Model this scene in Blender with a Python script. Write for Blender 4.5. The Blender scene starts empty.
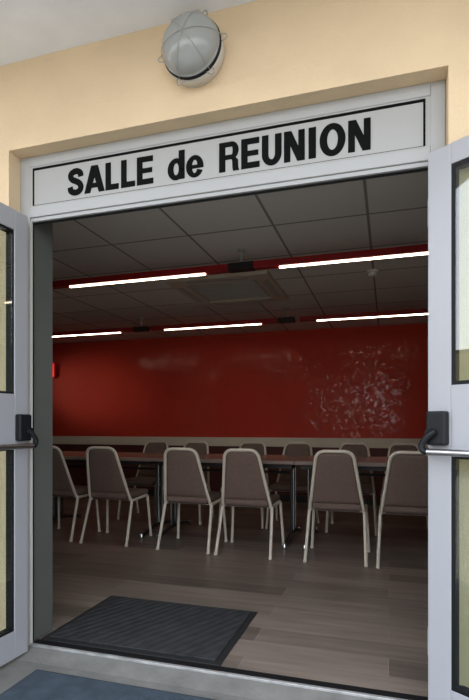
import bpy, bmesh, math, random
from mathutils import Vector, Matrix
random.seed(7)
S = bpy.context.scene
C = S.collection
PI = math.pi
EYE = 1.057
YAW = math.radians(17.05)
FPX = 502.0

# ------------------------------------------------------------------ camera
cam_d = bpy.data.cameras.new('camera')
cam = bpy.data.objects.new('camera', cam_d)
C.objects.link(cam)
cam.location = (0, 0, EYE)
cam.rotation_euler = (PI / 2, 0, YAW)
cam_d.sensor_fit = 'VERTICAL'
cam_d.sensor_height = 36.0
cam_d.lens = FPX / 700 * 36.0
cam_d.shift_y = (425.3 - 350) / 700
cam_d.clip_start = 0.02
S.camera = cam

# ------------------------------------------------------------------ world: bright hazy sky
w = bpy.data.worlds.new('sky')
S.world = w
w.use_nodes = True
nt = w.node_tree
for n in list(nt.nodes):
    nt.nodes.remove(n)
tc = nt.nodes.new('ShaderNodeTexCoord')
sep = nt.nodes.new('ShaderNodeSeparateXYZ')
nt.links.new(tc.outputs['Generated'], sep.inputs[0])
rmp = nt.nodes.new('ShaderNodeValToRGB')
rmp.color_ramp.elements[0].position = 0.0
rmp.color_ramp.elements[0].color = (0.98, 0.985, 1.0, 1)
rmp.color_ramp.elements[1].position = 0.7
rmp.color_ramp.elements[1].color = (0.74, 0.83, 1.0, 1)
nt.links.new(sep.outputs['Z'], rmp.inputs[0])
bg = nt.nodes.new('ShaderNodeBackground')
dot = nt.nodes.new('ShaderNodeVectorMath')
dot.operation = 'DOT_PRODUCT'
dot.inputs[1].default_value = (-0.72, -0.62, 0.31)     # the side of the sky the sun stands in
nt.links.new(tc.outputs['Generated'], dot.inputs[0])
glow = nt.nodes.new('ShaderNodeMapRange')
glow.inputs['From Min'].default_value = -0.6
glow.inputs['From Max'].default_value = 1.0
glow.inputs['To Min'].default_value = 0.9
glow.inputs['To Max'].default_value = 2.6
nt.links.new(dot.outputs['Value'], glow.inputs[0])
nt.links.new(glow.outputs[0], bg.inputs['Strength'])
nt.links.new(rmp.outputs[0], bg.inputs['Color'])
wo = nt.nodes.new('ShaderNodeOutputWorld')
nt.links.new(bg.outputs[0], wo.inputs[0])

# ------------------------------------------------------------------ sun, high behind the left shoulder; the porch keeps the facade in shade
sun_d = bpy.data.lights.new('sun', 'SUN')
sun_d.energy = 4.0
sun_d.angle = math.radians(0.6)
sun_d.color = (1.0, 0.95, 0.87)
sun = bpy.data.objects.new('sun', sun_d)
C.objects.link(sun)
sun.rotation_euler = Vector((0.60, 0.05, -0.80)).to_track_quat('-Z', 'Y').to_euler()

# ------------------------------------------------------------------ exposure
S.view_settings.view_transform = 'Standard'
S.view_settings.look = 'None'
S.view_settings.gamma = 1.0
S.view_settings.exposure = 0.75
S.view_settings.use_curve_mapping = False
TUBE = 8.3          # what the fluorescent tubes give off

# ------------------------------------------------------------------ materials
def srgb(r, g, b):
    f = lambda c: (c / 255 / 12.92) if c / 255 <= 0.04045 else ((c / 255 + 0.055) / 1.055) ** 2.4
    return (f(r), f(g), f(b), 1)

def mat(name, col, rough=0.5, metal=0.0, var=0.0, vscale=6.0, bump=0.0, bscale=80.0, spec=0.5, stretch=None):
    m = bpy.data.materials.new(name)
    m.use_nodes = True
    t = m.node_tree
    b = t.nodes['Principled BSDF']
    b.inputs['Base Color'].default_value = col
    b.inputs['Roughness'].default_value = rough
    b.inputs['Metallic'].default_value = metal
    b.inputs['Specular IOR Level'].default_value = spec
    co = t.nodes.new('ShaderNodeTexCoord')
    mp = t.nodes.new('ShaderNodeMapping')
    t.links.new(co.outputs['Object'], mp.inputs[0])
    if stretch:
        mp.inputs['Scale'].default_value = stretch
    if var:
        n = t.nodes.new('ShaderNodeTexNoise')
        n.inputs['Scale'].default_value = vscale
        n.inputs['Detail'].default_value = 4
        t.links.new(mp.outputs[0], n.inputs['Vector'])
        r = t.nodes.new('ShaderNodeValToRGB')
        r.color_ramp.elements[0].position = 0.3
        r.color_ramp.elements[1].position = 0.7
        r.color_ramp.elements[0].color = tuple(c * (1 - var) for c in col[:3]) + (1,)
        r.color_ramp.elements[1].color = tuple(min(1, c * (1 + var)) for c in col[:3]) + (1,)
        t.links.new(n.outputs['Fac'], r.inputs[0])
        t.links.new(r.outputs[0], b.inputs['Base Color'])
    if bump:
        n = t.nodes.new('ShaderNodeTexNoise')
        n.inputs['Scale'].default_value = bscale
        n.inputs['Detail'].default_value = 3
        t.links.new(mp.outputs[0], n.inputs['Vector'])
        k = t.nodes.new('ShaderNodeBump')
        k.inputs['Strength'].default_value = bump
        k.inputs['Distance'].default_value = 0.01
        t.links.new(n.outputs['Fac'], k.inputs['Height'])
        t.links.new(k.outputs[0], b.inputs['Normal'])
    return m

def glass_mat(name, tint, gloss):
    m = bpy.data.materials.new(name)
    m.use_nodes = True
    t = m.node_tree
    for n in list(t.nodes):
        t.nodes.remove(n)
    o = t.nodes.new('ShaderNodeOutputMaterial')
    a = t.nodes.new('ShaderNodeBsdfTransparent')
    a.inputs[0].default_value = tint
    g = t.nodes.new('ShaderNodeBsdfGlossy')
    g.inputs['Roughness'].default_value = 0.0
    f = t.nodes.new('ShaderNodeLayerWeight')
    f.inputs['Blend'].default_value = 0.5
    p = t.nodes.new('ShaderNodeMath')
    p.operation = 'POWER'
    p.inputs[1].default_value = 5.0
    t.links.new(f.outputs['Facing'], p.inputs[0])
    q = t.nodes.new('ShaderNodeMath')
    q.operation = 'MULTIPLY_ADD'
    q.inputs[1].default_value = 1.0 - gloss
    q.inputs[2].default_value = gloss
    t.links.new(p.outputs[0], q.inputs[0])
    x = t.nodes.new('ShaderNodeMixShader')
    t.links.new(q.outputs[0], x.inputs[0])
    t.links.new(a.outputs[0], x.inputs[1])
    t.links.new(g.outputs[0], x.inputs[2])
    t.links.new(x.outputs[0], o.inputs[0])
    return m

def emit_mat(name, col, s):
    m = bpy.data.materials.new(name)
    m.use_nodes = True
    b = m.node_tree.nodes['Principled BSDF']
    b.inputs['Base Color'].default_value = (0.8, 0.8, 0.8, 1)
    b.inputs['Emission Color'].default_value = col
    b.inputs['Emission Strength'].default_value = s
    return m

def floor_mat():
    m = mat('laminate planks', (0.2, 0.15, 0.12, 1), 0.38)
    t = m.node_tree
    b = t.nodes['Principled BSDF']
    co = t.nodes.new('ShaderNodeTexCoord')
    br = t.nodes.new('ShaderNodeTexBrick')
    br.inputs['Scale'].default_value = 1.0
    br.inputs['Brick Width'].default_value = 1.7
    br.inputs['Row Height'].default_value = 0.17
    br.inputs['Mortar Size'].default_value = 0.0016
    br.inputs['Bias'].default_value = -0.1
    br.offset = 0.37
    br.inputs['Color1'].default_value = (0.252, 0.198, 0.160, 1)
    br.inputs['Color2'].default_value = (0.112, 0.089, 0.071, 1)
    br.inputs['Mortar'].default_value = (0.29, 0.24, 0.20, 1)
    t.links.new(co.outputs['Object'], br.inputs['Vector'])
    mp = t.nodes.new('ShaderNodeMapping')
    mp.inputs['Scale'].default_value = (2.2, 26, 1)
    t.links.new(co.outputs['Object'], mp.inputs[0])
    n = t.nodes.new('ShaderNodeTexNoise')
    n.inputs['Scale'].default_value = 1.0
    n.inputs['Detail'].default_value = 6
    t.links.new(mp.outputs[0], n.inputs['Vector'])
    mx = t.nodes.new('ShaderNodeMix')
    mx.data_type = 'RGBA'
    mx.blend_type = 'OVERLAY'
    mx.inputs[0].default_value = 0.55
    t.links.new(br.outputs['Color'], mx.inputs[6])
    t.links.new(n.outputs['Fac'], mx.inputs[7])
    t.links.new(mx.outputs[2], b.inputs['Base Color'])
    return m

def red_wall_mat():
    # flat red paint under a glossy trowelled varnish that lies in flecks
    m = mat('glossy red trowelled paint', srgb(198, 63, 47), 0.5, 0, 0.05, 2.0, spec=0.12)
    t = m.node_tree
    b = t.nodes['Principled BSDF']
    co = t.nodes.new('ShaderNodeTexCoord')
    n1 = t.nodes.new('ShaderNodeTexNoise')
    n1.inputs['Scale'].default_value = 7.0
    n1.inputs['Detail'].default_value = 4
    n1.inputs['Roughness'].default_value = 0.55
    n1.inputs['Distortion'].default_value = 1.2
    t.links.new(co.outputs['Object'], n1.inputs['Vector'])
    k = t.nodes.new('ShaderNodeBump')
    k.inputs['Strength'].default_value = 0.27
    k.inputs['Distance'].default_value = 0.02
    t.links.new(n1.outputs['Fac'], k.inputs['Height'])
    t.links.new(k.outputs[0], b.inputs['Coat Normal'])
    n2 = t.nodes.new('ShaderNodeTexNoise')
    n2.inputs['Scale'].default_value = 11.0
    n2.inputs['Detail'].default_value = 4
    n2.inputs['Distortion'].default_value = 2.0
    t.links.new(co.outputs['Object'], n2.inputs['Vector'])
    r = t.nodes.new('ShaderNodeMapRange')
    r.inputs['From Min'].default_value = 0.52
    r.inputs['From Max'].default_value = 0.60
    r.inputs['To Min'].default_value = 0.08
    r.inputs['To Max'].default_value = 1.0
    t.links.new(n2.outputs['Fac'], r.inputs[0])
    t.links.new(r.outputs[0], b.inputs['Coat Weight'])
    b.inputs['Coat Roughness'].default_value = 0.10
    b.inputs['Coat IOR'].default_value = 1.5
    return m

def ceiling_mat():
    # 60 x 60 cm mineral tiles in a grid
    m = mat('ceiling tiles', (0.6, 0.57, 0.52, 1), 0.9)
    t = m.node_tree
    b = t.nodes['Principled BSDF']
    co = t.nodes.new('ShaderNodeTexCoord')
    mp = t.nodes.new('ShaderNodeMapping')
    mp.inputs['Location'].default_value = (0.123, -3.23 + 0.0, 0)
    t.links.new(co.outputs['Object'], mp.inputs[0])
    br = t.nodes.new('ShaderNodeTexBrick')
    br.offset = 0.0
    br.inputs['Scale'].default_value = 1.0
    br.inputs['Brick Width'].default_value = 0.6
    br.inputs['Row Height'].default_value = 0.6
    br.inputs['Mortar Size'].default_value = 0.009
    br.inputs['Color1'].default_value = (0.74, 0.71, 0.66, 1)
    br.inputs['Color2'].default_value = (0.69, 0.66, 0.61, 1)
    br.inputs['Mortar'].default_value = (0.27, 0.26, 0.24, 1)
    t.links.new(mp.outputs[0], br.inputs['Vector'])
    t.links.new(br.outputs['Color'], b.inputs['Base Color'])
    k = t.nodes.new('ShaderNodeBump')
    k.inputs['Strength'].default_value = 0.4
    k.inputs['Distance'].default_value = 0.004
    k.invert = True
    t.links.new(br.outputs['Fac'], k.inputs['Height'])
    t.links.new(k.outputs[0], b.inputs['Normal'])
    return m

def rib_mat(name, col, scale, ang, strength, rough=0.95, var=0.25):
    m = mat(name, col, rough, 0, var, 14.0)
    t = m.node_tree
    b = t.nodes['Principled BSDF']
    co = t.nodes.new('ShaderNodeTexCoord')
    mp = t.nodes.new('ShaderNodeMapping')
    mp.inputs['Rotation'].default_value = (0, 0, ang)
    t.links.new(co.outputs['Object'], mp.inputs[0])
    wv = t.nodes.new('ShaderNodeTexWave')
    wv.inputs['Scale'].default_value = scale
    wv.inputs['Distortion'].default_value = 1.0
    wv.inputs['Detail'].default_value = 2
    t.links.new(mp.outputs[0], wv.inputs['Vector'])
    k = t.nodes.new('ShaderNodeBump')
    k.inputs['Strength'].default_value = strength
    k.inputs['Distance'].default_value = 0.006
    t.links.new(wv.outputs['Fac'], k.inputs['Height'])
    t.links.new(k.outputs[0], b.inputs['Normal'])
    return m

M = {}
M['facade'] = mat('pale ochre render', srgb(225, 201, 166), 0.92, 0, 0.05, 3.0, 0.35, 160)
M['porch'] = mat('porch ceiling paint', srgb(238, 241, 246), 0.9, 0, 0.05, 5.0, 0.15, 60)
M['frame'] = mat('grey lacquered aluminium', srgb(168, 169, 168), 0.35, 0.0, 0.02, 2.0)
M['frame_dark'] = mat('shadow gap rubber', srgb(60, 62, 62), 0.6)
M['leaf'] = mat('door leaf lacquer', srgb(168, 169, 173), 0.32, 0.0, 0.02, 2.0)
M['seal'] = mat('black rubber seal', srgb(20, 21, 23), 0.6, spec=0.25)
M['glass'] = glass_mat('clear pane', (0.78, 0.83, 0.80, 1), 0.11)
M['black'] = mat('black plastic', srgb(24, 26, 29), 0.5, 0, 0.1, 30, spec=0.3)
M['steel'] = mat('brushed steel', (0.58, 0.58, 0.6, 1), 0.28, 1.0)
M['alu'] = mat('threshold aluminium', (0.55, 0.55, 0.54, 1), 0.45, 0.6, 0.2, 20)
M['sign'] = mat('sign panel', srgb(166, 166, 164), 0.45)
M['ink'] = mat('black vinyl', srgb(13, 14, 14), 0.8, spec=0.1)
M['plinth'] = mat('dark grey painted reveal', srgb(94, 97, 92), 0.7, 0, 0.05, 4)
M['inner'] = mat('inner wall paint', srgb(150, 146, 138), 0.85, 0, 0.04, 4)
M['floor'] = floor_mat()
M['red'] = red_wall_mat()
M['ceiling'] = ceiling_mat()
M['lower'] = mat('dark brown under-table shade', srgb(84, 36, 30), 0.6, 0, 0.05, 4)  # shade below the rail, put into the colour
M['dado'] = mat('cream rail paint', srgb(222, 212, 190), 0.55, 0, 0.04, 5)
M['ground'] = mat('worn concrete', srgb(121, 119, 113), 0.9, 0, 0.16, 9.0, 0.35, 60)
M['mat_pile'] = rib_mat('charcoal ribbed pile', srgb(46, 47, 48), 6.5, 0.45, 1.0, 0.95, 0.35)
M['mat_edge'] = mat('black rubber border', srgb(32, 33, 34), 0.7, 0, 0.1, 20, 0.3, 200)
M['blue_mat'] = rib_mat('blue grey carpet', srgb(63, 74, 85), 40.0, 0.0, 0.5)
M['blue_edge'] = mat('blue grey rubber edge', srgb(48, 54, 60), 0.8)
M['chair_frame'] = mat('beige enamelled tube', srgb(212, 202, 184), 0.38, 0, 0.04, 20)
M['fabric'] = mat('brown upholstery', srgb(112, 92, 82), 0.85, 0, 0.08, 40, 0.3, 500)
M['piping'] = mat('dark piping', srgb(62, 52, 48), 0.8)
M['table_top'] = mat('table laminate', srgb(128, 106, 92), 0.2, 0, 0.12, 3, stretch=(1, 12, 1))
M['table_edge'] = mat('table edge band', srgb(122, 104, 94), 0.5, 0, 0.06, 10)
M['dark_metal'] = mat('dark enamelled steel', srgb(40, 38, 38), 0.5)
M['chrome'] = mat('chrome tube', (0.7, 0.7, 0.7, 1), 0.15, 1.0)
M['lamp_red'] = mat('red lacquered channel', srgb(150, 16, 20), 0.4)
M['lamp_black'] = mat('black channel joint', srgb(24, 20, 20), 0.5)
M['tube'] = emit_mat('fluorescent tube glow', (1.0, 0.84, 0.63, 1), TUBE)
M['vent'] = mat('beige plastic', srgb(196, 184, 164), 0.6, 0, 0.04, 8)
M['vent_in'] = mat('grey grille', srgb(170, 166, 158), 0.7)
M['white'] = mat('off white plastic', srgb(214, 212, 206), 0.5, 0, 0.03, 10)
M['frost'] = mat('frosted lamp glass', srgb(156, 158, 155), 0.14, 0, 0.06, 6)
M['guard'] = mat('grey guard wire', srgb(166, 164, 158), 0.4, 0.3)
M['alarm'] = mat('signal red plastic', srgb(225, 20, 24), 0.35)
M['alarm_lit'] = emit_mat('lit red face', (1.0, 0.02, 0.02, 1), 0.42)
M['alarm_lit'].node_tree.nodes['Principled BSDF'].inputs['Base Color'].default_value = srgb(225, 20, 24)
M['hedge'] = mat('hedge leaves', srgb(70, 92, 40), 0.8, 0, 0.4, 6)
M['leafy'] = mat('yellow green leaves', srgb(176, 178, 76), 0.8, 0, 0.2, 6)
M['bark'] = mat('bark', srgb(92, 78, 62), 0.9, 0, 0.2, 12)
M['garden_wall'] = mat('rendered garden wall', srgb(196, 178, 142), 0.9, 0, 0.06, 3)

# ------------------------------------------------------------------ mesh helpers
def box(bm, x0, x1, y0, y1, z0, z1, bev=0.0, seg=2):
    r = bmesh.ops.create_cube(bm, size=1.0)
    vs = r['verts']
    for v in vs:
        v.co = Vector((x0 + (v.co.x + 0.5) * (x1 - x0), y0 + (v.co.y + 0.5) * (y1 - y0), z0 + (v.co.z + 0.5) * (z1 - z0)))
    if bev:
        es = list({e for v in vs for e in v.link_edges})
        bmesh.ops.bevel(bm, geom=es, offset=bev, segments=seg, profile=0.5, affect='EDGES')

def rounded(pts, r, n=6):
    """polyline with its inner corners rounded"""
    P = [Vector(p) for p in pts]
    out = [P[0]]
    for i in range(1, len(P) - 1):
        a, b, c = P[i - 1], P[i], P[i + 1]
        rr = r[i - 1] if isinstance(r, (list, tuple)) else r
        d1, d2 = (a - b), (c - b)
        k = min(rr, d1.length * 0.49, d2.length * 0.49)
        p, q = b + d1.normalized() * k, b + d2.normalized() * k
        for j in range(n + 1):
            t = j / n
            out.append(p * (1 - t) ** 2 + b * 2 * t * (1 - t) + q * t * t)
    out.append(P[-1])
    return out

def tube(bm, pts, r, n=10, closed=False, cap=True):
    P = [Vector(p) for p in pts]
    N = len(P)
    rings = []
    up = None
    for i in range(N):
        if closed:
            d = (P[(i + 1) % N] - P[i - 1]).normalized()
        else:
            d = (P[min(i + 1, N - 1)] - P[max(i - 1, 0)]).normalized()
        if up is None:
            up = Vector((0, 0, 1)) if abs(d.z) < 0.9 else Vector((1, 0, 0))
        s = d.cross(up).normalized()
        up = s.cross(d).normalized()
        rr = r[i] if isinstance(r, (list, tuple)) else r
        rings.append([bm.verts.new(P[i] + (s * math.cos(2 * PI * k / n) + up * math.sin(2 * PI * k / n)) * rr) for k in range(n)])
    for i in range(N if closed else N - 1):
        a, b = rings[i], rings[(i + 1) % N]
        for k in range(n):
            f = bm.faces.new((a[k], a[(k + 1) % n], b[(k + 1) % n], b[k]))
            f.smooth = True
    if cap and not closed:
        bm.faces.new([bm.verts.new(v.co) for v in rings[0][::-1]])
        bm.faces.new([bm.verts.new(v.co) for v in rings[-1]])

def lathe(bm, prof, n=40, axis='z', centre=(0, 0, 0)):
    """profile of (radius, height); turned about an axis"""
    c = Vector(centre)
    rings = []
    for (r, h) in prof:
        ring = []
        for k in range(n):
            a = 2 * PI * k / n
            if axis == 'z':
                v = Vector((r * math.cos(a), r * math.sin(a), h))
            else:               # turned about -y
                v = Vector((r * math.cos(a), -h, r * math.sin(a)))
            ring.append(bm.verts.new(c + v))
        rings.append(ring)
    for a, b in zip(rings, rings[1:]):
        for k in range(n):
            f = bm.faces.new((a[k], a[(k + 1) % n], b[(k + 1) % n], b[k]))
            f.smooth = True
    bm.faces.new([bm.verts.new(v.co) for v in rings[0][::-1]])
    bm.faces.new([bm.verts.new(v.co) for v in rings[-1]])

def obj(name, bm, m, parent=None, loc=None, rotz=None):
    bmesh.ops.recalc_face_normals(bm, faces=bm.faces[:])
    me = bpy.data.meshes.new(name)
    bm.to_mesh(me)
    bm.free()
    ms = m if isinstance(m, (list, tuple)) else [m]
    for x in ms:
        me.materials.append(x)
    o = bpy.data.objects.new(name, me)
    C.objects.link(o)
    if parent:
        o.parent = parent
    if loc is not None:
        o.location = loc
    if rotz is not None:
        o.rotation_euler = (0, 0, rotz)
    return o

def new():
    return bmesh.new()

def tag(o, label, cat, group=None, kind=None):
    o['label'] = label
    o['category'] = cat
    if group:
        o['group'] = group
    if kind:
        o['kind'] = kind
    return o

def thing(name, label, cat, loc=(0, 0, 0), rotz=0.0, group=None):
    o = bpy.data.objects.new(name, None)
    C.objects.link(o)
    o.empty_display_size = 0.1
    o.location = loc
    o.rotation_euler = (0, 0, rotz)
    return tag(o, label, cat, group)

def struct(name, bm, m, label, cat):
    o = obj(name, bm, m)
    tag(o, label, cat, kind='structure')
    return o

def dup(root, loc, rotz=0.0, label=None, group=None):
    r = root.copy()
    C.objects.link(r)
    r.location = loc
    r.rotation_euler = (0, 0, rotz)
    if label:
        r['label'] = label
    if group:
        r['group'] = group
    for ch in list(root.children):
        c = ch.copy()
        C.objects.link(c)
        c.parent = r
        for g in ch.children:
            d = g.copy()
            C.objects.link(d)
            d.parent = c
    return r

def wall_holes(bm, x0, x1, z0, z1, y0, y1, holes):
    """wall slab with rectangular openings (hx0, hx1, hz0, hz1), left to right"""
    x = x0
    for (a, b, c, d) in sorted(holes):
        if a > x:
            box(bm, x, a, y0, y1, z0, z1)
        if c > z0:
            box(bm, a, b, y0, y1, z0, c)
        if d < z1:
            box(bm, a, b, y0, y1, d, z1)
        x = b
    if x < x1:
        box(bm, x, x1, y0, y1, z0, z1)

# ------------------------------------------------------------------ the shell
WY = 1.95                     # outer face of the facade
FY = 2.025                     # front face of the door frame
IY = 2.21                      # inner face of the front wall
BACK = 6.88
CEIL = 2.371
XL, XR = -9.0, 3.4
DX0, DX1 = -1.711, 0.206       # opening in the facade
WIN = [(-4.9, -4.3, 0.95, 2.1)]

bm = new()
wall_holes(bm, XL - 0.2, XR + 0.2, -0.05, 2.78, WY, 2.06, WIN + [(DX0, DX1, -0.05, 2.351)])
struct('wall_facade', bm, M['facade'], 'pale ochre rendered outside wall above and around the doorway', 'wall')
bm = new()
wall_holes(bm, XL, XR, -0.05, 2.6, 2.0605, IY, WIN + [(-1.664, 0.162, -0.05, 2.105)])
struct('wall_front', bm, M['plinth'], 'dark grey painted inner reveal of the front wall behind the door frame', 'wall')
bm = new(); box(bm, XL, XR, BACK, BACK + 0.15, -0.05, 2.6)
struct('wall_back', bm, M['red'], 'glossy dark red wall at the far end of the meeting room', 'wall')
bm = new(); box(bm, XL - 0.15, XL, 2.09, BACK + 0.15, -0.05, 2.6)
struct('wall_left', bm, M['inner'], 'plain left side wall of the meeting room', 'wall')
bm = new(); box(bm, XR, XR + 0.15, 2.09, BACK + 0.15, -0.05, 2.6)
struct('wall_right', bm, M['inner'], 'plain right side wall of the meeting room', 'wall')
bm = new(); box(bm, XL - 0.1, XR + 0.1, 2.045, BACK + 0.1, -0.15, 0.0)
struct('floor', bm, M['floor'], 'brown grey laminate plank floor inside the meeting room', 'floor')
bm = new(); box(bm, XL, XR, IY + 0.001, BACK, CEIL, CEIL + 0.08)
struct('ceiling', bm, M['ceiling'], 'grey suspended tile ceiling of the meeting room', 'ceiling')
bm = new(); box(bm, XL, XR, BACK - 0.018, BACK, 0.757, 0.885, 0.004)
struct('trim_1', bm, M['dado'], 'cream chair rail along the red back wall', 'trim')
bm = new(); box(bm, XL, XR, BACK - 0.008, BACK, 0.09, 0.757)  # dark sheet standing in for the shade behind and under the tables
struct('trim_6', bm, M['lower'], 'dark brown panel painting in the under-table shade below the cream rail', 'shade_panel')
bm = new(); box(bm, XL, XR, BACK - 0.014, BACK, 0.0, 0.09, 0.003)
struct('baseboard_back', bm, M['dark_metal'], 'dark skirting at the foot of the red back wall', 'trim')
bm = new(); box(bm, XL - 0.2, XR + 0.2, 0.90, WY, 2.76, 2.93)
struct('ceiling_porch', bm, M['porch'], 'light grey porch ceiling over the entrance', 'ceiling')
bm = new(); box(bm, -30, 30, -30, 2.02, -0.25, -0.03)
struct('ground', bm, M['ground'], 'worn grey concrete paving in front of the doorway', 'ground')

for i, (a, b, c, d) in enumerate(WIN):
    bm = new()
    for (p, q, r, s) in ((a, a + 0.05, c, d), (b - 0.05, b, c, d), (a + 0.05, b - 0.05, c, c + 0.05), (a + 0.05, b - 0.05, d - 0.05, d)):
        box(bm, p, q, 2.03, 2.058, r, s)
    wn = struct('window_%d' % (i + 1), bm, M['frame'], 'narrow grey framed window in the front wall', 'window')
    bm = new(); box(bm, a + 0.05, b - 0.05, 2.042, 2.048, c + 0.05, d - 0.05)
    obj('pane', bm, M['glass'], wn)

# ------------------------------------------------------------------ door frame, transom, threshold
FX0, FX1 = -1.710, 0.2045
OX0, OX1 = -1.654, 0.152
FT = 2.3505
bm = new()
box(bm, FX0, OX0, FY, 2.06, -0.03, FT, 0.003)
box(bm, OX1, FX1, FY, 2.06, -0.03, FT, 0.003)
box(bm, OX0, OX1, FY, 2.06, 2.301, FT, 0.003)
box(bm, OX0, OX1, FY, 2.06, 2.058, 2.108, 0.003)
fr = struct('trim_2', bm, M['frame'], 'grey aluminium door frame with a transom around the double doorway', 'door frame')
bm = new(); box(bm, OX0, OX1, FY + 0.008, 2.06, 2.04, 2.058, 0.002)
obj('stop_profile', bm, M['frame'], fr)
bm = new()
box(bm, OX0 + 0.006, OX1, FY + 0.02, FY + 0.03, 2.035, 2.04)
box(bm, OX0, OX0 + 0.005, FY + 0.018, FY + 0.026, 0.004, 2.035)
obj('rubber_seal', bm, M['seal'], fr)
bm = new(); box(bm, OX0, OX0 + 0.005, FY + 0.002, FY + 0.016, 0.004, 2.04, 0.001)
o = obj('edge_profile', bm, M['white'], fr); o['label'] = 'bright edge strip of the frame'
bm = new(); box(bm, OX0, OX1, FY - 0.002, FY + 0.014, -0.03, 0.004, 0.002)
struct('trim_3', bm, M['alu'], 'thin metal threshold strip across the doorway', 'threshold')

bm = new(); box(bm, OX0, OX1, FY + 0.021, FY + 0.058, -0.001, 0.003, 0.001)
struct('trim_4', bm, M['seal'], 'dark floor profile behind the metal threshold', 'threshold')
bm = new()
v = [bm.verts.new(p) for p in [(DX0, 1.93, -0.03), (DX1, 1.93, -0.03), (DX1, 2.022, -0.006), (DX0, 2.022, -0.006), (DX1, 2.022, -0.03), (DX0, 2.022, -0.03)]]
for q in ((0, 1, 2, 3), (3, 2, 4, 5), (0, 5, 4, 1), (1, 4, 2), (0, 3, 5)):
    bm.faces.new([v[i] for i in q])
struct('trim_5', bm, M['ground'], 'sloping concrete sill in front of the threshold', 'sill')

# ------------------------------------------------------------------ sign
def p2x(px, Y):
    return Y * math.tan(math.atan((px - 234) / FPX) - YAW)

SY = FY
SX0, SX1, SZ0, SZ1 = p2x(32.0, SY), p2x(425, SY), 2.1105, 2.293
sign = thing('door_sign', 'white room sign lettered in black above the open doorway', 'sign', ((SX0 + SX1) / 2, SY, SZ0))
ox, oz = (SX0 + SX1) / 2, SZ0
bm = new(); box(bm, OX0 - ox, OX1 - ox, 0.003, 0.025, 2.1085 - oz, 2.3005 - oz)
obj('panel', bm, M['sign'], sign)
bm = new()
t = 0.011
box(bm, SX0 - ox, SX1 - ox, 0.001, 0.004, SZ1 - oz - t, SZ1 - oz)
box(bm, SX0 - ox, SX0 - ox + 0.008, 0.001, 0.004, 0.004, SZ1 - oz - t)
box(bm, SX1 - ox - 0.008, SX1 - ox, 0.001, 0.004, 0.004, SZ1 - oz - t)
box(bm, SX0 - ox, SX1 - ox, 0.0022, 0.004, 0.0035, 0.005)
obj('border', bm, M['ink'], sign)

# letters as pieces in a unit box (x 0..1, y 0..1), stems in fractions
PIECE = [0]
def poly(bm, pts, T):
    PIECE[0] += 1
    dk = 0.02 * (PIECE[0] % 9)
    a = [bm.verts.new(T(x, y, dk)) for x, y in pts]
    b = [bm.verts.new(T(x, y, 1)) for x, y in pts]
    n = len(pts)
    bm.faces.new(a); bm.faces.new(b[::-1])
    for i in range(n):
        bm.faces.new((a[i], b[i], b[(i + 1) % n], a[(i + 1) % n]))

def ring(bm, cx, cy, rx, ry, tx, ty, a0, a1, T, n=28):
    for i in range(n):
        u, v = a0 + (a1 - a0) * i / n, a0 + (a1 - a0) * (i + 1) / n
        q = [(cx + rx * math.cos(u), cy + ry * math.sin(u)), (cx + rx * math.cos(v), cy + ry * math.sin(v)),
             (cx + (rx - tx) * math.cos(v), cy + (ry - ty) * math.sin(v)), (cx + (rx - tx) * math.cos(u), cy + (ry - ty) * math.sin(u))]
        poly(bm, q, T)

def rect(bm, x0, y0, x1, y1, T):
    poly(bm, [(x0, y0), (x1, y0), (x1, y1), (x0, y1)], T)

def stroke(bm, ctrl, tw, T, asp, n=8):
    P = [Vector((x, y)) for x, y in ctrl]
    Q = []
    for i in range(len(P) - 1):
        p0, p1, p2, p3 = P[max(i - 1, 0)], P[i], P[i + 1], P[min(i + 2, len(P) - 1)]
        for j in range(n):
            t = j / n
            Q.append(0.5 * ((2 * p1) + (p2 - p0) * t + (2 * p0 - 5 * p1 + 4 * p2 - p3) * t * t + (3 * p1 - p0 - 3 * p2 + p3) * t ** 3))
    Q.append(P[-1])
    L = []
    for i, q in enumerate(Q):
        d = Q[min(i + 1, len(Q) - 1)] - Q[max(i - 1, 0)]
        d = Vector((d.x * asp, d.y)).normalized()
        nrm = Vector((-d.y / asp, d.x))
        L.append((q + nrm * tw / 2, q - nrm * tw / 2))
    for (a, b), (c, d) in zip(L, L[1:]):
        poly(bm, [tuple(a), tuple(c), tuple(d), tuple(b)], T)

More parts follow.
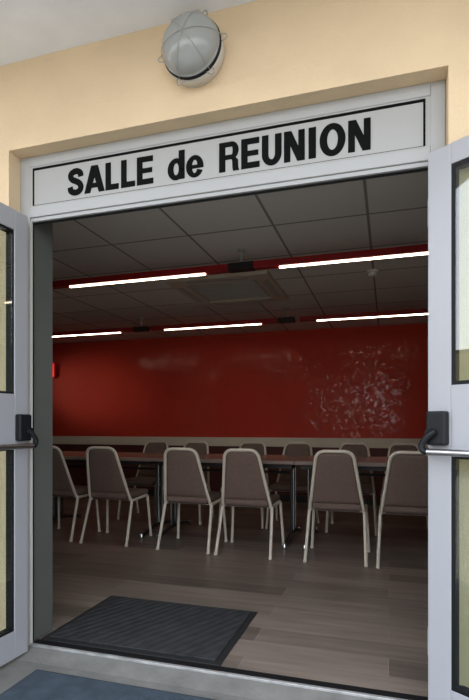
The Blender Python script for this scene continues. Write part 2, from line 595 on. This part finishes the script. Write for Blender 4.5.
def glyph(ch, bm, T, asp):
    sw = 0.222 / asp            # stem as a fraction of the letter's width
    sw = min(sw, 0.42)
    sh = 0.20
    if ch == 'S':
        stroke(bm, [(0.84, 0.68), (0.79, 0.82), (0.52, 0.90), (0.22, 0.83), (0.17, 0.70), (0.30, 0.59), (0.52, 0.52), (0.74, 0.43), (0.84, 0.29), (0.76, 0.16), (0.49, 0.10), (0.20, 0.17), (0.13, 0.33)], 0.225, T, asp)
    elif ch == 'A':
        poly(bm, [(0, 0), (0.29, 0), (0.66, 1), (0.335, 1)], T)
        poly(bm, [(1, 0), (0.71, 0), (0.34, 1), (0.665, 1)], T)
        rect(bm, 0.2, 0.18, 0.8, 0.35, T)
    elif ch == 'L':
        rect(bm, 0, 0, sw, 1, T); rect(bm, sw, 0, 1, sh, T)
    elif ch == 'E':
        rect(bm, 0, 0, sw, 1, T)
        rect(bm, sw, 0, 1, sh, T); rect(bm, sw, 0.41, 0.93, 0.585, T); rect(bm, sw, 1 - sh, 0.98, 1, T)
    elif ch == 'R':
        rect(bm, 0, 0, sw, 1, T)
        rect(bm, sw, 1 - 0.17, 0.62, 1, T); rect(bm, sw, 0.40, 0.62, 0.56, T)
        ring(bm, 0.62, 0.70, 0.35, 0.30, sw * 0.95, 0.16, -PI / 2, PI / 2, T)
        poly(bm, [(0.60, 0.45), (0.80, 0.47), (0.94, 0.36), (0.955, 0.1), (1.0, 0), (0.70, 0), (0.665, 0.1), (0.655, 0.33)], T)
    elif ch == 'U':
        rect(bm, 0, 0.36, sw, 1, T); rect(bm, 1 - sw, 0.36, 1, 1, T)
        ring(bm, 0.5, 0.36, 0.5, 0.38, sw, 0.2, PI, 2 * PI, T)
    elif ch == 'N':
        rect(bm, 0, 0, sw * 0.95, 1, T); rect(bm, 1 - sw * 0.95, 0, 1, 1, T)
        poly(bm, [(0, 1), (sw * 1.1, 1), (1, 0), (1 - sw * 1.1, 0)], T)
    elif ch == 'I':
        rect(bm, 0, 0, 1, 1, T)
    elif ch == 'O':
        ring(bm, 0.5, 0.5, 0.5, 0.525, sw * 1.08, 0.2, 0, 2 * PI, T, 44)
    elif ch == 'd':
        rect(bm, 1 - sw, 0, 1, 1, T)
        ring(bm, 0.5, 0.36, 0.5, 0.385, sw, 0.17, 0, 2 * PI, T, 36)
    elif ch == 'e':
        ring(bm, 0.5, 0.36, 0.5, 0.385, sw, 0.155, 0.0, PI * 1.86, T, 40)
        rect(bm, sw * 0.6, 0.29, 1.0, 0.41, T)

LET = [('S', 68.5, 83.5), ('A', 84.6, 105.0), ('L', 105.8, 119.0), ('L', 121.4, 135.4), ('E', 137.2, 153.6), ('d', 168.0, 185.0), ('e', 186.4, 203.8),
       ('R', 219.5, 239.6), ('E', 241.6, 260.0), ('U', 262.3, 282.0), ('N', 284.4, 305.2), ('I', 311.2 - 2.2, 318.6 - 2.2), ('O', 321.0 - 1.0, 346.0), ('N', 348.6, 371.2)]
LZ0, LZ1 = 2.133, 2.258
for ch, a, b in LET:
    xa, xb = p2x(a - 1.0, SY), p2x(b - 1.0, SY)
    W, H = xb - xa, LZ1 - LZ0
    bm = new()
    T = lambda x, y, k: Vector((xa - ox + x * W, 0.0005 + 0.004 * k, LZ0 - oz + y * H))
    glyph(ch, bm, T, W / H)
    bmesh.ops.recalc_face_normals(bm, faces=bm.faces[:])
    obj('letter', bm, M['ink'], sign)

# ------------------------------------------------------------------ door leaves
def door_leaf(name, hinge, U, s, label, st=0.088, g=0.014, Z1=2.06, PT=1.985):
    """leaf along local x from the hinge; its inner face looks along s * local y"""
    ang = math.atan2(U[1], U[0])
    W, Z0 = 0.90, -0.012
    T = 0.05
    def yb(v0, v1):
        a, b = s * v0, s * v1
        return (a, b) if a < b else (b, a)
    ya = yb(-T, 0)
    bm = new()
    box(bm, 0, st, *ya, Z0, Z1, 0.004)
    box(bm, W - st, W, *ya, Z0, Z1, 0.004)
    box(bm, st, W - st, *ya, Z0, 0.115, 0.002)
    box(bm, st, W - st, *ya, 0.952, 1.20, 0.002)
    box(bm, st, W - st, *ya, PT, Z1, 0.002)
    leaf = obj(name, bm, M['leaf'], None, (hinge[0], hinge[1], 0), ang)
    tag(leaf, label, 'door', kind='structure')
    for (c, d) in ((0.115, 0.952), (1.20, PT)):
        bm = new()
        yy = yb(-0.042, -0.004)
        box(bm, st, st + g, *yy, c, d)
        box(bm, W - st - g, W - st, *yy, c, d)
        box(bm, st + g, W - st - g, *yy, c, c + g)
        box(bm, st + g, W - st - g, *yy, d - g, d)
        se = obj('pane_seal', bm, M['seal'], leaf)
        bm = new(); box(bm, st + g, W - st - g, *yb(-0.0105, -0.0055), c + g, d - g)
        obj('pane', bm, M['glass'], leaf)
    # panic bar: two housings, arms and the push bar
    bm = new(); box(bm, 0.010, 0.084, *yb(0.0, 0.034), 0.985, 1.108, 0.008, 3)
    hs = obj('bar_housing', bm, M['black'], leaf)
    bm = new()
    tube(bm, [Vector((0.03, s * 0.02, 1.03)), Vector((0.03, s * 0.046, 1.03))], 0.017, 16)
    obj('pivot', bm, M['seal'], hs)
    bm = new(); box(bm, W - 0.084, W - 0.010, *yb(0.0, 0.034), 0.985, 1.108, 0.008, 3)
    obj('bar_housing', bm, M['black'], leaf)
    bm = new()
    tube(bm, rounded([(0.05, s * 0.040, 1.035), (0.028, s * 0.050, 1.02), (0.004, s * 0.054, 0.985), (0.012, s * 0.054, 0.962), (0.045, s * 0.054, 0.962)], 0.02, 5), 0.0115, 12)
    obj('bar_arm', bm, M['black'], leaf)
    bm = new()
    tube(bm, rounded([(W - 0.05, s * 0.040, 1.035), (W - 0.028, s * 0.050, 1.02), (W - 0.004, s * 0.054, 0.985), (W - 0.012, s * 0.054, 0.962), (W - 0.045, s * 0.054, 0.962)], 0.02, 5), 0.0115, 12)
    obj('bar_arm', bm, M['black'], leaf)
    bm = new(); tube(bm, [(0.03, s * 0.054, 0.962), (W - 0.03, s * 0.054, 0.962)], 0.0125, 14)
    obj('push_bar', bm, M['steel'], leaf)
    for z in (0.25, 1.05, 1.85):
        bm = new()
        tube(bm, [(-0.008, -s * 0.03, z - 0.05), (-0.008, -s * 0.03, z + 0.05)], 0.008, 10)
        obj('hinge', bm, M['leaf'], leaf)
    return leaf

door_leaf('door_1', (-1.630, 1.985), (-0.075, -0.997), 1, 'left glazed door leaf standing open outwards, in shade', 0.083, 0.010, 2.046, 1.952)
door_leaf('door_2', (0.138, 1.977), (0.838, -0.546), -1, 'right glazed door leaf swung wide open, bright and pale')

# ------------------------------------------------------------------ bulkhead lamp
lamp = thing('wall_lamp', 'round caged bulkhead lamp with frosted dome on the ochre wall above the sign', 'lamp', (-0.757, WY, 2.577))
bm = new(); lathe(bm, [(0.100, 0.0), (0.118, 0.004), (0.122, 0.045), (0.126, 0.058), (0.118, 0.062)], 48, 'y')
obj('base', bm, M['white'], lamp)
bm = new(); lathe(bm, [(0.110, 0.060), (0.124, 0.061), (0.126, 0.068), (0.124, 0.074), (0.108, 0.075)], 48, 'y')
obj('gasket', bm, M['seal'], lamp)
bm = new()
pr = [(0.112, 0.074), (0.121, 0.0745), (0.122, 0.080)] + [(0.119 * math.cos(a), 0.080 + 0.084 * math.sin(a)) for a in [i * PI / 2 / 12 for i in range(12)]] + [(0.004, 0.164)]
lathe(bm, pr, 48, 'y')
obj('dome', bm, M['frost'], lamp)
bm = new()
for k in range(3):
    a = k * PI / 3 + 0.12
    pts = []
    for i in range(25):
        t = PI * i / 24
        r = 0.129 * math.cos(t)
        pts.append((r * math.cos(a), -(0.066 + 0.101 * math.sin(t)), r * math.sin(a)))
    tube(bm, pts, 0.0010, 8)
obj('wire_guard', bm, M['guard'], lamp)
for k in range(6):
    bm = new()
    a = k * PI / 3 + 0.12
    c, s_ = math.cos(a), math.sin(a)
    q = []
    for i in range(13):
        t = PI * i / 12
        off = 0.014 * math.cos(t)
        rad = 0.124 + 0.026 * math.sin(t)
        q.append((rad * c - off * s_, -0.066, rad * s_ + off * c))
    tube(bm, q, 0.0022, 8)
    obj('guard_clip', bm, M['guard'], lamp)

# ------------------------------------------------------------------ mats
dm = thing('doormat', 'dark charcoal ribbed doormat lying on the plank floor just inside the doorway', 'doormat', (-1.172, 2.412, 0))
bm = new()
w2, d2 = 0.466, 0.330
box(bm, -w2, w2, -d2, d2, 0.0, 0.006, 0.002)
obj('border', bm, M['mat_edge'], dm)
bm = new(); box(bm, -w2 + 0.03, w2 - 0.03, -d2 + 0.03, d2 - 0.03, 0.006, 0.014, 0.004)
obj('pile', bm, M['mat_pile'], dm)

em = thing('entrance_mat', 'worn blue grey mat on the concrete outside the doorway', 'doormat', (-0.74, 1.40, -0.03))
bm = new(); box(bm, -0.75, 0.75, -0.47, 0.47, 0.0, 0.007, 0.002)
obj('backing', bm, M['blue_edge'], em)
bm = new(); box(bm, -0.737, 0.737, -0.457, 0.457, 0.007, 0.011, 0.002)
obj('pile', bm, M['blue_mat'], em)

# ------------------------------------------------------------------ chairs
TR = 0.0128
def make_chair(label, loc, rotz, group):
    """local: rear feet at y = 0, faces +y"""
    t = thing('stacking_chair', label, 'chair', loc, rotz, group)
    # back frame: one bent tube, seat level up and over
    for_y = lambda z: 0.105 - 0.155 * (z - 0.40) / 0.46
    pts = [(-0.205, 0.125, 0.385), (-0.203, for_y(0.42), 0.42), (-0.135, for_y(0.861), 0.861), (0.135, for_y(0.861), 0.861), (0.203, for_y(0.42), 0.42), (0.205, 0.125, 0.385)]
    bm = new(); tube(bm, rounded(pts, [0.02, 0.07, 0.07, 0.02], 8), TR, 12)
    obj('back_frame', bm, M['chair_frame'], t)
    # back pad
    bm = new()
    N, K = 10, 14
    front, rear = [], []
    for j in range(K + 1):
        z = 0.445 + (0.848 - 0.445) * j / K
        hw = 0.203 - (0.203 - 0.135) * (z - 0.42) / (0.861 - 0.42) - 0.004
        if z > 0.80:
            hw -= 0.055 * ((z - 0.80) / 0.048) ** 2 * 0.6
        fr_, re_ = [], []
        for i in range(N + 1):
            u = -1 + 2 * i / N
            bulge = (1 - u ** 4)
            ev = 1 - (abs(2 * j / K - 1)) ** 6
            fr_.append(bm.verts.new((u * hw, for_y(z) + 0.006 + 0.024 * bulge * ev, z)))
            re_.append(bm.verts.new((u * hw, for_y(z) + 0.002 - 0.010 * bulge * ev, z)))
        front.append(fr_); rear.append(re_)
    for G in (front, rear):
        for j in range(K):
            for i in range(N):
                f = bm.faces.new((G[j][i], G[j][i + 1], G[j + 1][i + 1], G[j + 1][i])); f.smooth = True
    for j in range(K):
        for i in (0, N):
            bm.faces.new((front[j][i], front[j + 1][i], rear[j + 1][i], rear[j][i]))
    for j in (0, K):
        for i in range(N):
            bm.faces.new((front[j][i], front[j][i + 1], rear[j][i + 1], rear[j][i]))
    obj('backrest', bm, M['fabric'], t)
    # seat pad
    bm = new()
    box(bm, -0.198, 0.198, 0.085, 0.475, 0.398, 0.452, 0.020, 4)
    for v in bm.verts:
        k = (v.co.y - 0.085) / 0.39
        v.co.x *= 0.95 + 0.08 * k
    obj('seat', bm, M['fabric'], t)
    bm = new(); box(bm, -0.175, 0.175, 0.10, 0.45, 0.388, 0.398)
    obj('seat_board', bm, M['piping'], t)
    # rails and legs
    bm = new()
    for s in (-1, 1):
        tube(bm, rounded([(s * 0.205, 0.118, 0.39), (s * 0.207, 0.16, 0.382), (s * 0.212, 0.40, 0.395)], 0.03), TR, 12)
    for y in (0.17, 0.36):
        tube(bm, [(-0.21, y, 0.383), (0.21, y, 0.383)], 0.009, 8)
    obj('seat_frame', bm, M['chair_frame'], t)
    for s in (-1, 1):
        bm = new(); tube(bm, [(s * 0.212, 0.128, 0.392), (s * 0.228, 0.0, 0.012)], TR, 12)
        box(bm, s * 0.228 - 0.013, s * 0.228 + 0.013, -0.014, 0.012, 0.0, 0.022, 0.004)
        obj('leg', bm, M['chair_frame'], t)
    for s in (-1, 1):
        bm = new(); tube(bm, rounded([(s * 0.212, 0.38, 0.395), (s * 0.214, 0.425, 0.396), (s * 0.236, 0.455, 0.012)], 0.045), TR, 12)
        box(bm, s * 0.236 - 0.013, s * 0.236 + 0.013, 0.442, 0.468, 0.0, 0.022, 0.004)
        obj('leg', bm, M['chair_frame'], t)
    return t

near = [(-2.985, 3.925), (-2.408, 3.90), (-1.645, 3.881), (-1.118, 3.868), (-0.388, 3.872), (0.153, 3.864)]
near_l = ['brown padded chair half hidden behind the left door jamb, near side of the tables',
          'second near-side brown chair from the left door jamb, turned slightly, beside the half hidden one',
          'third near-side brown chair from the left jamb, between the empty gap and the central chair',
          'near-side brown chair at the row centre, just left of the chrome table legs',
          'near-side brown chair just right of the chrome table legs, fifth along the row',
          'near-side brown chair partly hidden behind the bright open right door']
G1, G2 = 'chairs on the near side of the tables', 'chairs on the far side of the tables'
proto = make_chair(near_l[0], (near[0][0], near[0][1], 0), 0.0, G1)
yaws = [0, 0.0, 0.0, -0.01, 0.01, 0.0]
for i in range(1, 6):
    dup(proto, (near[i][0], near[i][1], 0), yaws[i], near_l[i], G1)
far = [(-2.665, 5.46), (-2.155, 5.46), (-1.47, 5.46), (-0.955, 5.46), (-0.35, 5.46), (0.155, 5.46)]
far_l = ['leftmost far-side chair, its back rising over the table edge left of the third near chair',
         'second far-side chair from the left, just right of the third near chair back',
         'far-side chair facing out, third from the left, peeking above the central near chair',
         'far-side chair facing out, fourth from the left, standing clear above the bare table top',
         'far-side chair facing out behind the gap between the last two near chairs',
         'rightmost far-side chair, peeking above the near chair beside the bright door leaf']
for i in range(6):
    dup(proto, (far[i][0], far[i][1], 0), PI, far_l[i], G2)

# ------------------------------------------------------------------ tables
TY0, TY1, TZ = 4.20, 5.00, 0.757
def make_table(label, loc, group):
    t = thing('folding_table', label, 'table', loc, 0.0, group)
    L = 0.676
    bm = new(); box(bm, -L, L, -0.40, 0.40, TZ - 0.004, TZ, 0.0015)
    obj('table_top', bm, M['table_top'], t)
    bm = new(); box(bm, -L, L, -0.40, 0.40, TZ - 0.034, TZ - 0.004, 0.004)
    obj('edge_band', bm, M['table_edge'], t)
    for s in (-1, 1):
        x = s * (L - 0.085)
        bm = new()
        for y in (-0.05, 0.05):
            tube(bm, [(x, y, 0.06), (x, y, TZ - 0.06)], 0.014, 12)
        tube(bm, rounded([(x, -0.38, 0.018), (x, -0.30, 0.035), (x, -0.06, 0.07), (x, 0.06, 0.07), (x, 0.30, 0.035), (x, 0.38, 0.018)], 0.05), 0.016, 12)
        lg = obj('leg', bm, M['dark_metal'], t)
        for y in (-0.375, 0.375):
            bm = new()
            lathe(bm, [(0.018, 0.0), (0.020, 0.004), (0.020, 0.02), (0.013, 0.045), (0.010, 0.05)], 14, 'z', (x, y, 0.0))
            obj('foot_cap', bm, M['chrome'], lg)
        for y in (-0.05, 0.05):
            bm = new()
            tube(bm, [(x + s * 0.018, y, 0.10), (x + s * 0.018, y, TZ - 0.10)], 0.006, 8)
            obj('chrome_strip', bm, M['chrome'], lg)
    bm = new(); tube(bm, [(-L + 0.085, 0, 0.62), (L - 0.085, 0, 0.62)], 0.012, 10)
    obj('stretcher', bm, M['dark_metal'], t)
    bm = new()
    box(bm, -L + 0.04, L - 0.04, -0.30, -0.28, TZ - 0.075, TZ - 0.034)
    box(bm, -L + 0.04, L - 0.04, 0.28, 0.30, TZ - 0.075, TZ - 0.034)
    for s in (-1, 1):
        x = s * (L - 0.085)
        box(bm, x - 0.03, x + 0.03, -0.28, 0.28, TZ - 0.07, TZ - 0.034)
    obj('under_frame', bm, M['dark_metal'], t)
    return t

tl = ['brown folding table at the far left end of the row, mostly behind the door jamb',
      'brown folding table behind the two leftmost near chairs',
      'brown folding table in the row middle, between the third and fourth near chairs',
      'brown folding table behind the two near chairs closest to the bright door']
tx = [-4.1490, -2.7945, -1.440, -0.0855]
tp = make_table(tl[0], (tx[0], (TY0 + TY1) / 2, 0), 'folding tables joined in one row')
for i in range(1, 4):
    dup(tp, (tx[i], (TY0 + TY1) / 2, 0), 0.0, tl[i])

# ------------------------------------------------------------------ ceiling lights: two suspended rows
LZ = 2.202                      # underside of the tubes
def make_light(label, loc, group):
    """one luminaire: tube 1.2 m, red channel, black joint at its far end with a rod"""
    t = thing('ceiling_light', label, 'ceiling light', loc, 0.0, group)
    bm = new(); box(bm, -0.79, 0.79, -0.035, 0.035, 0.012, 0.062, 0.003)
    obj('channel', bm, M['lamp_red'], t)
    bm = new(); box(bm, -0.60, 0.60, -0.012, 0.012, 0.004, 0.0125, 0.002)
    tb = obj('tube_cover', bm, M['tube'], t)
    bm = new()
    for k in range(61):
        x = -0.6 + 1.2 * k / 60
        box(bm, x - 0.0015, x + 0.0015, -0.014, 0.014, 0.001, 0.005)
    obj('louvre', bm, M['white'], tb)
    bm = new(); box(bm, 0.79, 0.985, -0.037, 0.037, 0.008, 0.064, 0.003)
    jn = obj('joint', bm, M['lamp_black'], t)
    bm = new(); tube(bm, [(0.8875, 0, 0.06), (0.8875, 0, CEIL - LZ - 0.012)], 0.008, 10)
    tube(bm, [(0.8875, 0, CEIL - LZ - 0.012), (0.8875, 0, CEIL - LZ)], 0.03, 14)
    obj('suspension_rod', bm, M['vent_in'], t)
    return t
PER = 1.776
lg = 'suspended strip lights'
lp = make_light('lit strip light with red channel, hung nearest the doorway, beside the left jamb', (-1.936, 3.60, LZ), lg)
dup(lp, (-1.936 + PER, 3.60, LZ), 0, 'lit strip light with red channel, hung nearest the doorway, beside the bright right door', lg)
dup(lp, (-1.936 - PER, 3.60, LZ), 0, 'strip light of the nearer row, only its black joint showing behind the left jamb', lg)
dup(lp, (-2.015 - PER, 5.56, LZ), 0, 'lit strip light over the far wall, cut by the left jamb', lg)
dup(lp, (-1.985, 5.56, LZ), 0, 'lit strip light over the far wall, middle one of its row', lg)
dup(lp, (-1.93 + PER, 5.56, LZ), 0, 'lit strip light over the far wall, next to the bright right door', lg)

# ------------------------------------------------------------------ ceiling unit, detector, alarm
un = thing('ceiling_vent', 'square beige ceiling unit set in the tiles behind the nearer strip lights', 'vent', (-1.45, 4.60, CEIL - 0.035))
bm = new()
a, b = 0.475, 0.33
box(bm, -a, a, -a, -b, 0, 0.035, 0.006); box(bm, -a, a, b, a, 0, 0.035, 0.006)
box(bm, -a, -b, -b, b, 0, 0.035, 0.006); box(bm, b, a, -b, b, 0, 0.035, 0.006)
obj('surround', bm, M['vent'], un)
bm = new(); box(bm, -b, b, -b, b, 0.016, 0.035)
for k in range(11):
    y = -0.28 + 0.056 * k
    box(bm, -b + 0.03, b - 0.03, y - 0.006, y + 0.006, 0.008, 0.017)
obj('grille', bm, M['vent_in'], un)
for (x0, x1, y0, y1) in ((-0.28, 0.28, -0.435, -0.385), (-0.28, 0.28, 0.385, 0.435), (-0.435, -0.385, -0.28, 0.28), (0.385, 0.435, -0.28, 0.28)):
    bm = new()
    box(bm, x0, x1, y0, y1, -0.004, 0.002, 0.002)
    obj('louvre_flap', bm, M['vent_in'], un)

sd = thing('smoke_detector', 'small round smoke detector on the ceiling tiles near the right door', 'smoke detector', (-0.125, 4.42, CEIL))
bm = new(); lathe(bm, [(0.05, 0.0), (0.05, -0.012), (0.046, -0.016)], 24)
obj('base', bm, M['white'], sd)
bm = new(); lathe(bm, [(0.040, -0.016), (0.042, -0.034), (0.034, -0.046), (0.010, -0.05)], 24)
obj('sensor_head', bm, M['white'], sd)

al = thing('fire_alarm', 'small bright red alarm box on the red wall beside the left jamb', 'alarm', (-5.165, BACK, 1.82))
bm = new(); box(bm, -0.06, 0.06, -0.05, 0.0, 0.0, 0.24, 0.01)
obj('housing', bm, M['alarm'], al)
bm = new(); box(bm, -0.055, 0.055, -0.056, -0.05, 0.01, 0.23, 0.002)
o = obj('front_plate', bm, M['alarm_lit'], al); o['label'] = 'lit red alarm face'

# ------------------------------------------------------------------ what faces the entrance (mirrored in the panes)
gw = thing('garden_wall', 'plain rendered garden wall facing the entrance across the paving', 'wall', (-6.7, -7.1, -0.03), math.radians(-45))
bm = new(); box(bm, -9.0, 9.0, -0.12, 0.12, 0, 2.85, 0.01)
obj('wall_panel', bm, M['garden_wall'], gw)
bm = new(); box(bm, -9.05, 9.05, -0.17, 0.17, 2.85, 2.93, 0.01)
obj('coping', bm, M['ground'], gw)
tr = thing('tree', 'young tree with yellow green leaves in front of the garden wall', 'tree', (-5.6, -5.15, -0.03))
bm = new()
tube(bm, [(0, 0, 0), (0.03, 0, 1.0), (0.0, 0.04, 2.0), (0.05, 0.0, 3.0)], [0.07, 0.06, 0.05, 0.03], 10)
for k in range(5):
    a = k * 1.26
    tube(bm, [(0.0, 0.03, 1.9 + 0.15 * k), (0.35 * math.cos(a), 0.35 * math.sin(a), 2.4 + 0.15 * k), (0.55 * math.cos(a), 0.55 * math.sin(a), 2.9 + 0.1 * k)], [0.03, 0.02, 0.01], 8)
obj('trunk', bm, M['bark'], tr)
bm = new()
rnd = random.Random(3)
for k in range(900):
    a, z = rnd.random() * 2 * PI, rnd.uniform(2.1, 3.5)
    rad = 0.65 * math.sqrt(rnd.random()) * (1 - abs(z - 2.8) / 1.0)
    c = Vector((rad * math.cos(a), rad * math.sin(a), z))
    u = Vector((rnd.uniform(-1, 1), rnd.uniform(-1, 1), rnd.uniform(-1, 1))).normalized()
    v = u.orthogonal().normalized()
    l, w_ = rnd.uniform(0.05, 0.09), 0.026
    q = [bm.verts.new(c + p) for p in (-u * l, v * w_, u * l, -v * w_)]
    bm.faces.new(q)
lf = obj('foliage', bm, M['leafy'], tr)

# ------------------------------------------------------------------ added lamp, out of view, that puts the glow on the red wall
sp = thing('glow_helper', 'added unseen lamp casting a glow on the red wall beside the left jamb', 'glow_helper', (-8.65, 3.9, CEIL))
bm = new(); tube(bm, [(0, 0, 0), (0, 0, -0.08)], 0.012, 12)
obj('glow_helper_bracket', bm, M['white'], sp)
aim = (Vector((-4.5, BACK, 1.60)) - Vector((-8.65, 3.9, CEIL - 0.2))).normalized()
bm = new(); tube(bm, [Vector((0, 0, -0.20)) - aim * 0.10, Vector((0, 0, -0.20)) + aim * 0.10], 0.165, 32, cap=False)
obj('glow_helper_head', bm, M['white'], sp)
ld = bpy.data.lights.new('glow_helper_beam', 'SPOT')
ld.energy = 150.0
ld.color = (1.0, 0.72, 0.55)
ld.spot_size = math.radians(16)
ld.spot_blend = 1.0
ld.shadow_soft_size = 0.15
lo = bpy.data.objects.new('glow_helper_beam', ld)
C.objects.link(lo)
lo.parent = sp
lo.location = Vector((0, 0, -0.20)) + aim * 0.11
lo.rotation_euler = aim.to_track_quat('-Z', 'Y').to_euler()
